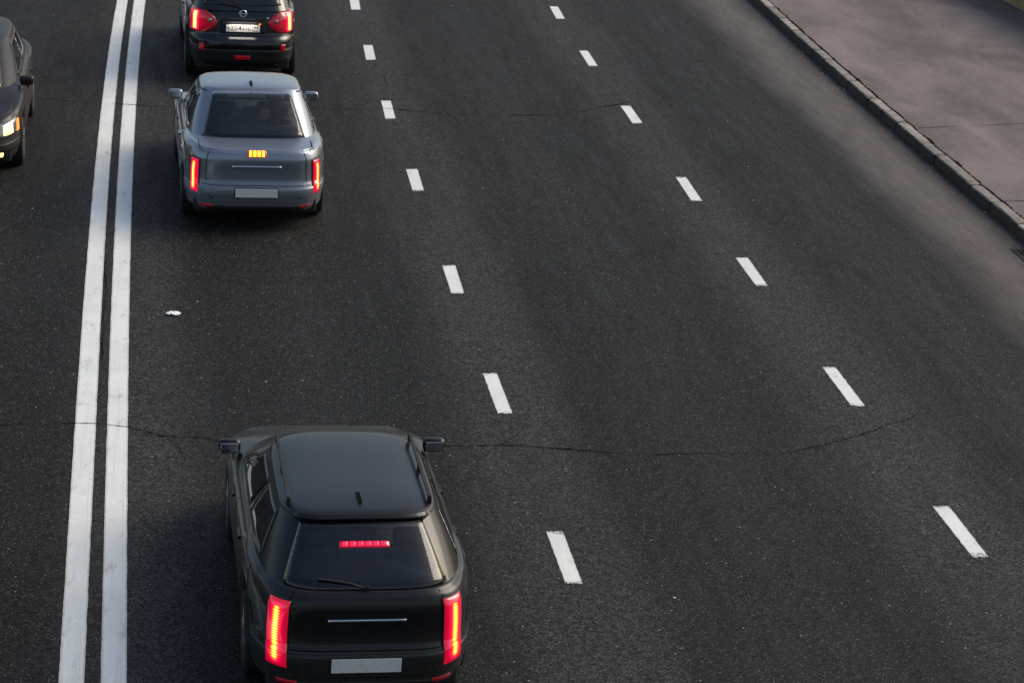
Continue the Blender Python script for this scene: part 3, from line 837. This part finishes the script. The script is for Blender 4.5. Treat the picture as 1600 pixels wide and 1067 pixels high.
    def arches(s):
        for wy in s.wheels:
            for sx in (-1, 1):
                bm = bmesh.new(); lathe(bm, [(-sx * 0.18, s.wr + 0.045), (0, s.wr + 0.045)], (sx * (s.W / 2 - 0.05), wy, s.wr), 'X', 32)
        bm = bmesh.new(); box_bm(bm, (0, s.L / 2, 0.30), (s.W - 0.30, s.L - 0.35, 0.20), 0.03)
        bm_obj('underbody', bm, M['plastic'], s.root)
    def mirrors(s, y, z, mat=None):
        for sx in (-1, 1):
            bm = bmesh.new(); box_bm(bm, (sx * (s.W / 2 + 0.0), y, z), (0.19, 0.10, 0.12), 0.04)
            box_bm(bm, (sx * (s.W / 2 - 0.02), y + 0.02, z - 0.05), (0.12, 0.05, 0.04), 0.012)
            mo = bm_obj('side_mirror', bm, mat or s.paint, s.root, True)
            bm = bmesh.new(); box_bm(bm, (sx * (s.W / 2 + 0.0), y - 0.051, z), (0.15, 0.006, 0.08), 0.002)
            bm_obj('mirror_glass', bm, M['chrome'], mo)
    def handles(s, ys_, t=0.80):
        for yy in ys_:
            for mir in (False, True):
                # locate u on the right side
                u = 1 + yy / s.L
                s.patch('door_handle', s.body, (u, u + 0.04), (t, t + 0.035), s.paint, 0.022, 6, 3, mirror=mir, depth=0.02)
        for yy in (s.g['yr'][0] + 0.55, s.L * 0.5, s.g['yf'][0] - 0.15):
            u = 1 + yy / s.L
            for mir in (False, True): s.patch('door_gap', s.body, (u, u + 0.0022), (0.1, 0.97), M['seam'], 0.0015, 1, 14, mirror=mir, depth=0.004)
    def seam(s, ub, tb, nu=20, nt_=1, mirror=False, f=None, off=0.0012):
        s.patch('panel_gap', f or s.body, ub, tb, M['seam'], off, nu, nt_, mirror=mirror, depth=0.004)
    def wiper(s, z0, y0, ang=12, ln=0.38, x0=0.0):
        """rests on the rear window"""
        bm = bmesh.new()
        u = 0.5; 
        def P(uu, vv): return s.green(uu, vv) + s.normal(s.green, uu, vv) * 0.018
        pts = [P(0.5, 0.06), P(0.42, 0.13), P(0.33, 0.17), P(0.26, 0.185)]
        for a, b in zip(pts, pts[1:]):
            d = b - a; rot = d.to_track_quat('Y', 'Z').to_matrix()
            box_bm(bm, (a + b) / 2, (0.016, d.length, 0.012), 0.002, rot)
        lathe(bm, [(-0.01, 0.024), (0.012, 0.022)], pts[0], 'Y', 14)
        bm_obj('wiper', bm, M['plastic'], s.root)
    def box_part(s, name, c, sz, mat, bevel=0.003, parent=None, rot=None):
        bm = bmesh.new(); box_bm(bm, c, sz, bevel, rot); return bm_obj(name, bm, mat, parent or s.root)

def text_mesh(txt, size, loc, mat, parent, align='CENTER', sx=1.0, name='lettering'):
    cu = bpy.data.curves.new('txt', 'FONT'); cu.body = txt; cu.size = size; cu.align_x = align; cu.align_y = 'CENTER'; cu.extrude = 0.0006
    cu.offset = 0.0003
    to = bpy.data.objects.new('txt', cu); COL.objects.link(to)
    bpy.context.view_layer.update()
    me = bpy.data.meshes.new_from_object(to.evaluated_get(bpy.context.evaluated_depsgraph_get()))
    bpy.data.objects.remove(to); me.name = name
    o = link(name, me, None, parent); me.materials.clear(); me.materials.append(mat)
    R = Matrix.Rotation(math.pi / 2, 4, 'X')
    for v in me.vertices: v.co = R @ Vector((v.co.x * sx, v.co.y, v.co.z)) + Vector(loc)
    return o

def plate(car, c, w_=0.52, h_=0.112, glow=0.22):
    bm = bmesh.new(); box_bm(bm, (c[0], c[1] + 0.006, c[2]), (w_ + 0.02, 0.012, h_ + 0.02), 0.005)
    fr = bm_obj('plate_frame', bm, M['plastic'], car.root)
    bm = bmesh.new(); box_bm(bm, (c[0], c[1] - 0.003, c[2]), (w_, 0.006, h_), 0.003)
    p = bm_obj('licence_plate', bm, M['plate'], car.root)
    if glow > 0:
        bm = bmesh.new(); box_bm(bm, (c[0], c[1] - .004, c[2] + h_ / 2 + .045), (.34, .03, .012), .003)
        bm_obj('plate_lamp', bm, M['plastic'], car.root)
        ld = bpy.data.lights.new('plate_light', 'AREA'); ld.energy = glow; ld.color = (1.0, .90, .78); ld.shape = 'RECTANGLE'; ld.size = .40; ld.size_y = .02
        lo = bpy.data.objects.new('plate_light', ld); COL.objects.link(lo); lo.parent = car.root
        lo.location = (c[0], c[1] - .060, c[2] + h_ / 2 + .035)
        lo.rotation_euler = Vector((0, -.75, 1)).to_track_quat('Z', 'Y').to_euler()
    return p

# ---------------- dark SUV at the top of the frame
def make_suv():
    y = 36.35
    c = Car('black_suv', 4.31, 1.76,
            [(0, .80, .16, 4.22), (.12, .85, .05, 4.28), (.40, .875, .00, 4.31), (.50, .875, .015, 4.31), (.545, .872, .085, 4.29), (.62, .872, .09, 4.27), (.85, .868, .11, 4.2), (.95, .845, .15, 4.15), (1.0, .79, .21, 4.08)],
            ([0, .3, 1.5, 2.9, 3.2, 4.1, 4.31], [1.13, 1.13, 1.10, 1.06, 1.03, .88, .80]),
            dict(n=5.5, yr=(.16, .62), yf=(3.35, 2.35), hw=(.79, .60), zr=1.56, crown=.03, slope=-.015),
            M['black_paint'], (-4.45, 36.02, 0), heading(37) + 0.03, n=5.0, zb=0.24, wheels=(0.80, 3.43), wr=0.345, crown=0.02, win=(.08, .92, .16, .90, .03))
    c.build_shell(); c.arches(); c.wheels_(); c.mirrors(3.05, 1.12); c.handles((1.5, 2.45))
    c.windows(); c.cabin()
    c.wiper(0, 0)
    # roof spoiler lip and rails
    c.patch('spoiler', c.green, (.06, .94), (.92, 1.0), M['black_paint'], .03, 20, 4, depth=.05)
    for sx in (-1, 1):
        bm = bmesh.new()
        for k in range(9):
            yy = 0.8 + k * 0.13
            box_bm(bm, (sx * .50, yy + .065, 1.602), (.032, .132, .020), .004)
        for yy in (.82, 1.4, 1.95): box_bm(bm, (sx * .50, yy, 1.575), (.032, .06, .06), .006)
        bm_obj('roof_rail', bm, M['chrome'], c.root)
    B = c.body
    # bumper: lower black trim, slightly proud
    bp = c.patch('rear_bumper', B, (-.05, 1.05), (.02, .33), M['plastic'], .014, 40, 8, depth=.02)
    c.seam((-.12, 1.12), (.555, .562))
    c.seam((.16, .84), (.345, .352))
    # tailgate gap
    for mir in (False, True): c.patch('panel_gap', B, (.155, .160), (.56, .98), M['seam'], .0015, 1, 12, mirror=mir, depth=.004)
    # plate recess, plate and its writing
    c.patch('plate_recess', B, (.30, .70), (.60, .83), M['plastic'], .002, 16, 6, depth=.006)
    py = .052
    pl = plate(c, (0.0, py, .862), .52, .112, .5)
    tz = .862; ty = py - .0075
    for ch, xx, sz in (('Y', -.218, .072), ('2', -.166, .105), ('0', -.108, .105), ('4', -.048, .105), ('K', .010, .074), ('H', .070, .074)):
        text_mesh(ch, sz, (xx, ty, tz - (.010 if sz < .1 else 0)), M['plate_ink'], pl)
    text_mesh('199', .076, (.183, ty, tz + .016), M['plate_ink'], pl, sx=.95)
    text_mesh('RUS', .026, (.166, ty, tz - .036), M['plate_ink'], pl)
    bm = bmesh.new(); box_bm(bm, (.106, ty, tz), (.004, .001, .104)); bm_obj('divider', bm, M['plate_ink'], pl)
    for kk, mt in ((0, 'plate'), (1, 'plate_ink_blue'), (2, 'plate_ink_red')):
        bm = bmesh.new(); box_bm(bm, (.216, ty, tz - .029 - kk * .006), (.03, .001, .006)); bm_obj('flag_stripe', bm, M[mt], pl)
    # chrome ring badge with a bar
    bz = 1.075; by = B(.5, .93).y - 0.012
    bm = bmesh.new(); lathe(bm, [(0.004, .040), (-.010, .042), (-.014, .050), (-.010, .060), (0.006, .062)], (0, by, bz), 'Y', 36)
    bm_obj('badge', bm, M['chrome'], c.root, True)
    bm = bmesh.new(); lathe(bm, [(-.011, .039), (-.0125, .038)], (0, by, bz), 'Y', 30); bd = bm_obj('badge_field', bm, M['plastic'], c.root)
    bm = bmesh.new(); box_bm(bm, (0, by - .017, bz), (.132, .012, .022), .004); bm_obj('badge_bar', bm, M['chrome'], c.root)
    # garnish above plate
    c.patch('garnish', B, (.27, .73), (.845, .875), M['black_paint'], .020, 14, 3, depth=.02)
    # tail lights, wide at the corner and pointed towards the gate
    def shape(tt):
        inner = .855 - .125 * math.sin(math.pi * min(1, max(0, (tt - .02) / .96))) ** .8
        return (inner, 1.055)
    for mir in (False, True):
        tl = c.patch('tail_light', B, shape, (.60, .97), M['suv_lens'], .014, 16, 14, mirror=mir, depth=.02, bulge=.012)
        c.patch('bulb', B, (.905, .985), (.62, .945), M['suv_core'], .030, 8, 16, parent=tl, mirror=mir, depth=.018, bulge=.006)
        # reversing lamp
        p = B(.80, .80); sx = -1 if mir else 1
        bm = bmesh.new(); lathe(bm, [(0.0, .030), (-.010, .030), (-.015, .022)], (sx * p.x, p.y - .024, p.z + .015), 'Y', 20)
        bm_obj('reversing_lamp', bm, M['clear'], tl, True)
        # reflectors in the bumper
        fg = c.patch('fog_light', B, (.845, .895), (.31, .42), M['lens_dim'], .020, 6, 8, mirror=mir, depth=.016)
    c.patch('rear_fog_light', B, (.43, .57), (.16, .23), M['lens_dim'], .022, 10, 4, depth=.012)
    c.box_part('plate_lamp', (.262, py + .01, .93), (.03, .03, .012), M['amber'])
    for (xx, zz) in ((-.10, .0), ):
        pass
    bm = bmesh.new(); lathe(bm, [(0, .030), (-.14, .030), (-.14, .024), (-.02, .024)], (.52, .20, .27), 'Y', 20); bm_obj('exhaust_pipe', bm, M['iron'], c.root, True)
    tag(c.root, 'black SUV with glowing tail lights and a readable plate, farthest back', 'car', 'cars driving away in the left lane')
make_suv()

# ---------------- sedans
def sedan(name, paint, loc, rz, label, L=4.52, W=1.78, H=1.44, lampw=.05, brake=('lid', 4), lamp_t=(.42, .95), lamp_u=(.88, 1.03), lampm='bar_lens', hatch=False, plate_z=.50, group='cars driving away in the left lane'):
    hw = W / 2
    c = Car(name, L, W,
            [(0, hw - .08, .14, L - .10), (.12, hw - .03, .04, L - .03), (.36, hw - .005, .00, L), (.46, hw - .005, .01, L), (.50, hw - .01, .045, L - .02), (.6, hw - .01, .05, L - .04), (.85, hw - .02, .04, L - .10), (.95, hw - .05, .06, L - .15), (1.0, hw - .10, .11, L - .22)],
            ([0, .12, .6, 1.5, 2.9, 3.3, L - .4, L], [1.015, 1.02, 1.02, .99, .97, .95, .80, .70]),
            dict(n=4.6, yr=(.10, .62) if hatch else (.58, 1.32), yf=(3.42, 2.38), hw=(hw - .08, hw - .27), zr=H - .04, crown=.035, slope=-.01),
            paint, loc, rz, n=5.5, zb=.20, wheels=(.92, L - .90), wr=.32, crown=.028)
    c.build_shell(); c.arches(); c.wheels_(); c.mirrors(3.0, 1.02); c.handles((1.5, 2.4))
    c.windows(); c.cabin()
    B = c.body
    # black drip mouldings along the roof sides
    for mir in (False, True): c.patch('roof_moulding', c.green, (1.02, 1.97), (.955, .975), M['plastic'], .006, 40, 2, mirror=mir, depth=.01)
    c.patch('rear_bumper', B, (-.10, 1.10), (.06, .44), paint, .012, 44, 10, depth=.02)
    c.patch('bumper_trim', B, (.15, .85), (.02, .16), M['plastic'], .016, 24, 4, depth=.02)
    c.seam((-.12, 1.12), (.465, .472))
    for mir in (False, True): c.patch('panel_gap', B, (.145, .150), (.50, .99), M['seam'], .0015, 1, 12, mirror=mir, depth=.004)
    plate(c, (0, -.022, plate_z), glow=0)
    # trunk lid: gaps on the deck
    for sx in ((-1, 1) if not hatch else ()):
        bm = bmesh.new()
        for k in range(8):
            y0 = .12 + k * .055
            z = c.topf(y0) + c.crown * (1 - (abs(.70) / (hw - .1)) ** 3)
            box_bm(bm, (sx * .70, y0 + .0275, z - .001), (.006, .056, .012))
        bm_obj('lid_gap', bm, M['seam'], c.root)
    c.patch('lid_trim', B, (.33, .67), (.74, .77), M['chrome'], .010, 14, 2, depth=.012)
    for mir in (False, True):
        c.patch('reflector', B, (.80, .90), (.13, .165), M['lens_dark'], .020, 8, 3, mirror=mir, depth=.01)
        for uu in (.62, .80):
            c.patch('parking_sensor', B, (uu, uu + .012), (.27, .30), M['plastic'], .0145, 3, 3, mirror=mir, depth=.006)
    c.seam((-.10, 1.10), (.20, .205), off=.0135)
    c.patch('fuel_flap', B, (1.17, 1.205), (.72, .92), paint, .004, 8, 8, depth=.006)
    if hatch:
        for sx in (-1, 1):
            bm = bmesh.new()
            for k in range(10):
                yy = .85 + k * .13; box_bm(bm, (sx * (hw - .33), yy + .065, H + .038), (.028, .132, .016), .004)
            for yy in (.87, 1.5, 2.13): box_bm(bm, (sx * (hw - .33), yy, H + .01), (.028, .06, .06), .006)
            bm_obj('roof_rail', bm, M['plastic'], c.root)
    # shark fin aerial
    bm = bmesh.new()
    zf = c.green(.5, 1.0).z + .035
    a = [bm.verts.new(p) for p in ((-.02, 1.42, zf - .01), (.02, 1.42, zf - .01), (.022, 1.60, zf + .0), (-.022, 1.60, zf + .0), (0, 1.43, zf + .055), (0, 1.47, zf + .055))]
    for f in ((0, 1, 4), (1, 2, 5, 4), (2, 3, 5), (3, 0, 4, 5), (0, 3, 2, 1)): bm.faces.new([a[i] for i in f])
    if hatch:
        for v in bm.verts: v.co.y -= .62
        c.wiper(0, 0)
        c.patch('spoiler', c.green, (.05, .95), (.93, 1.0), paint, .028, 20, 4, depth=.05)
    bm_obj('aerial', bm, M['plastic'], c.root)
    um = (lamp_u[0] + lamp_u[1]) / 2; 
    for mir in (False, True):
        tl = c.patch('tail_light', B, lamp_u, lamp_t, M[lampm], .014, 12, 20, mirror=mir, depth=.02, bulge=.014)  # lamps stretched tall to stand in for streaks of their light
        c.patch('lamp_rim', B, (lamp_u[0] - .006, lamp_u[1] + .012), (lamp_t[0] - .012, lamp_t[1] + .010), M['plastic'], .010, 12, 20, parent=tl, mirror=mir, depth=.02)
        # exhaust
    bm = bmesh.new(); lathe(bm, [(0, .03), (-.12, .03), (-.12, .024), (-.02, .024)], (-.5, .17, .24), 'Y', 20); bm_obj('exhaust_pipe', bm, M['iron'], c.root, True)
    return c

def strip_light(c, f, u0, u1, t0, t1, n, mat, off=.02, gapf=.35):
    root = c.patch('brake_light', f, (u0 - .008, u1 + .008), (t0, t1), M['lens'], off - .006, 12, 4, depth=.02)
    w_ = (u1 - u0) / n
    for k in range(n):
        a = u0 + w_ * (k + gapf / 2); c.patch('diode', f, (a, a + w_ * (1 - gapf)), (t0 + (t1 - t0) * .12, t1 - (t1 - t0) * .12), mat, off, 3, 3, parent=root, depth=.008)

y2 = 28.45
g = sedan('grey_sedan', M['grey_paint'], (-3.27, 28.14, 0), heading(30) + .02, None, W=1.82, H=1.50, lamp_u=(.912, .992), lamp_t=(.33, .83), plate_z=.50)
strip_light(g, g.body, .44, .56, .90, .985, 4, M['core'], off=.022)
tag(g.root, 'blue grey metallic sedan braking close behind the black SUV', 'car', 'cars driving away in the left lane')

d = sedan('dark_hatchback', M['char_paint'], (-.93, 15.72, 0), heading(18) + .01, None, L=4.35, W=1.74, H=1.42, lamp_u=(.845, .955), lamp_t=(.30, .92), lampm='wide_lens', hatch=True, plate_z=.48)
strip_light(d, d.green, .37, .63, .60, .67, 6, M['red_core'], off=.016)
tag(d.root, 'charcoal hatchback with tall red tail lights, nearest to the camera', 'car', 'cars driving away in the left lane')

# ---------------- oncoming car in the left corner, headlights on
def make_oncoming():
    yf = 30.6
    L, W, H = 4.4, 1.76, 1.45; hw = W / 2
    p = road(yf, -6.08)
    rz = heading(yf) + math.pi
    # local +y is the car's forward direction; nose at p
    fwd = Vector((-math.sin(rz), math.cos(rz), 0))
    loc = p - fwd * L
    c = Car('oncoming_car', L, W,
            [(0, hw - .08, .14, L - .10), (.12, hw - .03, .04, L - .03), (.36, hw - .005, .00, L), (.46, hw - .005, .01, L), (.50, hw - .01, .045, L - .01), (.6, hw - .01, .05, L - .03), (.85, hw - .02, .04, L - .07), (.95, hw - .05, .06, L - .12), (1.0, hw - .10, .11, L - .20)],
            ([0, .12, .6, 1.5, 2.9, 3.3, L - .4, L], [1.0, 1.02, 1.02, .99, .97, .95, .82, .74]),
            dict(n=4.6, yr=(.30, .85), yf=(3.42, 2.38), hw=(hw - .10, hw - .29), zr=H - .04, crown=.035, slope=-.01),
            M['brown_paint'], loc, rz, n=5.5, zb=.20, wheels=(.85, L - .88), wr=.32, crown=.028)
    c.build_shell(); c.arches(); c.wheels_(); c.mirrors(3.0, 1.02); c.handles((1.5, 2.4))
    c.windows(); c.cabin()
    B = c.body
    for mir in (False, True):
        hl = c.patch('headlight', B, (1.955, 2.20), (.62, .90), M['clear'], .012, 12, 8, mirror=mir, depth=.02, bulge=.01)
        c.patch('bulb', B, (2.03, 2.12), (.66, .86), M['head_core'], .028, 6, 6, parent=hl, mirror=mir, depth=.01)
        c.patch('indicator', B, (1.93, 1.965), (.62, .84), M['amber'], .016, 4, 6, parent=hl, mirror=mir, depth=.012)
        c.patch('fog_light', B, (2.12, 2.19), (.18, .28), M['head_core'], .016, 6, 5, mirror=mir, depth=.012)
    c.patch('grille', B, (2.30, 2.70), (.52, .80), M['plastic'], .006, 14, 6, depth=.01)
    c.patch('lower_grille', B, (2.25, 2.75), (.06, .28), M['plastic'], .006, 14, 6, depth=.01)
    c.patch('front_bumper', B, (1.92, 3.08), (.30, .48), M['brown_paint'], .012, 40, 6, depth=.02)
    c.patch('brake_light', B, (.30, .70), (.90, .94), M['lens_dark'], .012, 8, 3)
    for mir in (False, True): c.patch('tail_light', B, (.85, 1.03), (.60, .90), M['lens_dark'], .012, 8, 6, mirror=mir)
    tag(c.root, 'dark oncoming car with warm headlights at the left edge', 'car')
make_oncoming()

# ------------------------------------------------------------------ loose grit along the kerb foot and on the lanes
def make_grit():
    rnd = random.Random(5); bm = bmesh.new()
    for i in range(420):
        y = rnd.uniform(16, 50)
        off = KERB - abs(rnd.gauss(0, 0.16)) - 0.02 if i < 300 else rnd.uniform(-8, 7.5)
        p = road(y, off); sz = rnd.uniform(0.004, 0.012) * (1.0 if i < 380 else 1.3)
        m = bmesh.ops.create_icosphere(bm, subdivisions=1, radius=sz)
        for v in m['verts']:
            v.co = Vector((v.co.x * rnd.uniform(.7, 1.4), v.co.y * rnd.uniform(.7, 1.3), v.co.z * .6 + sz * .5)) + p
    o = bm_obj('grit', bm, M['pebble']); tag(o, 'loose pale grit scattered on the road and along the kerb foot', 'grit', None, 'stuff')
make_grit()
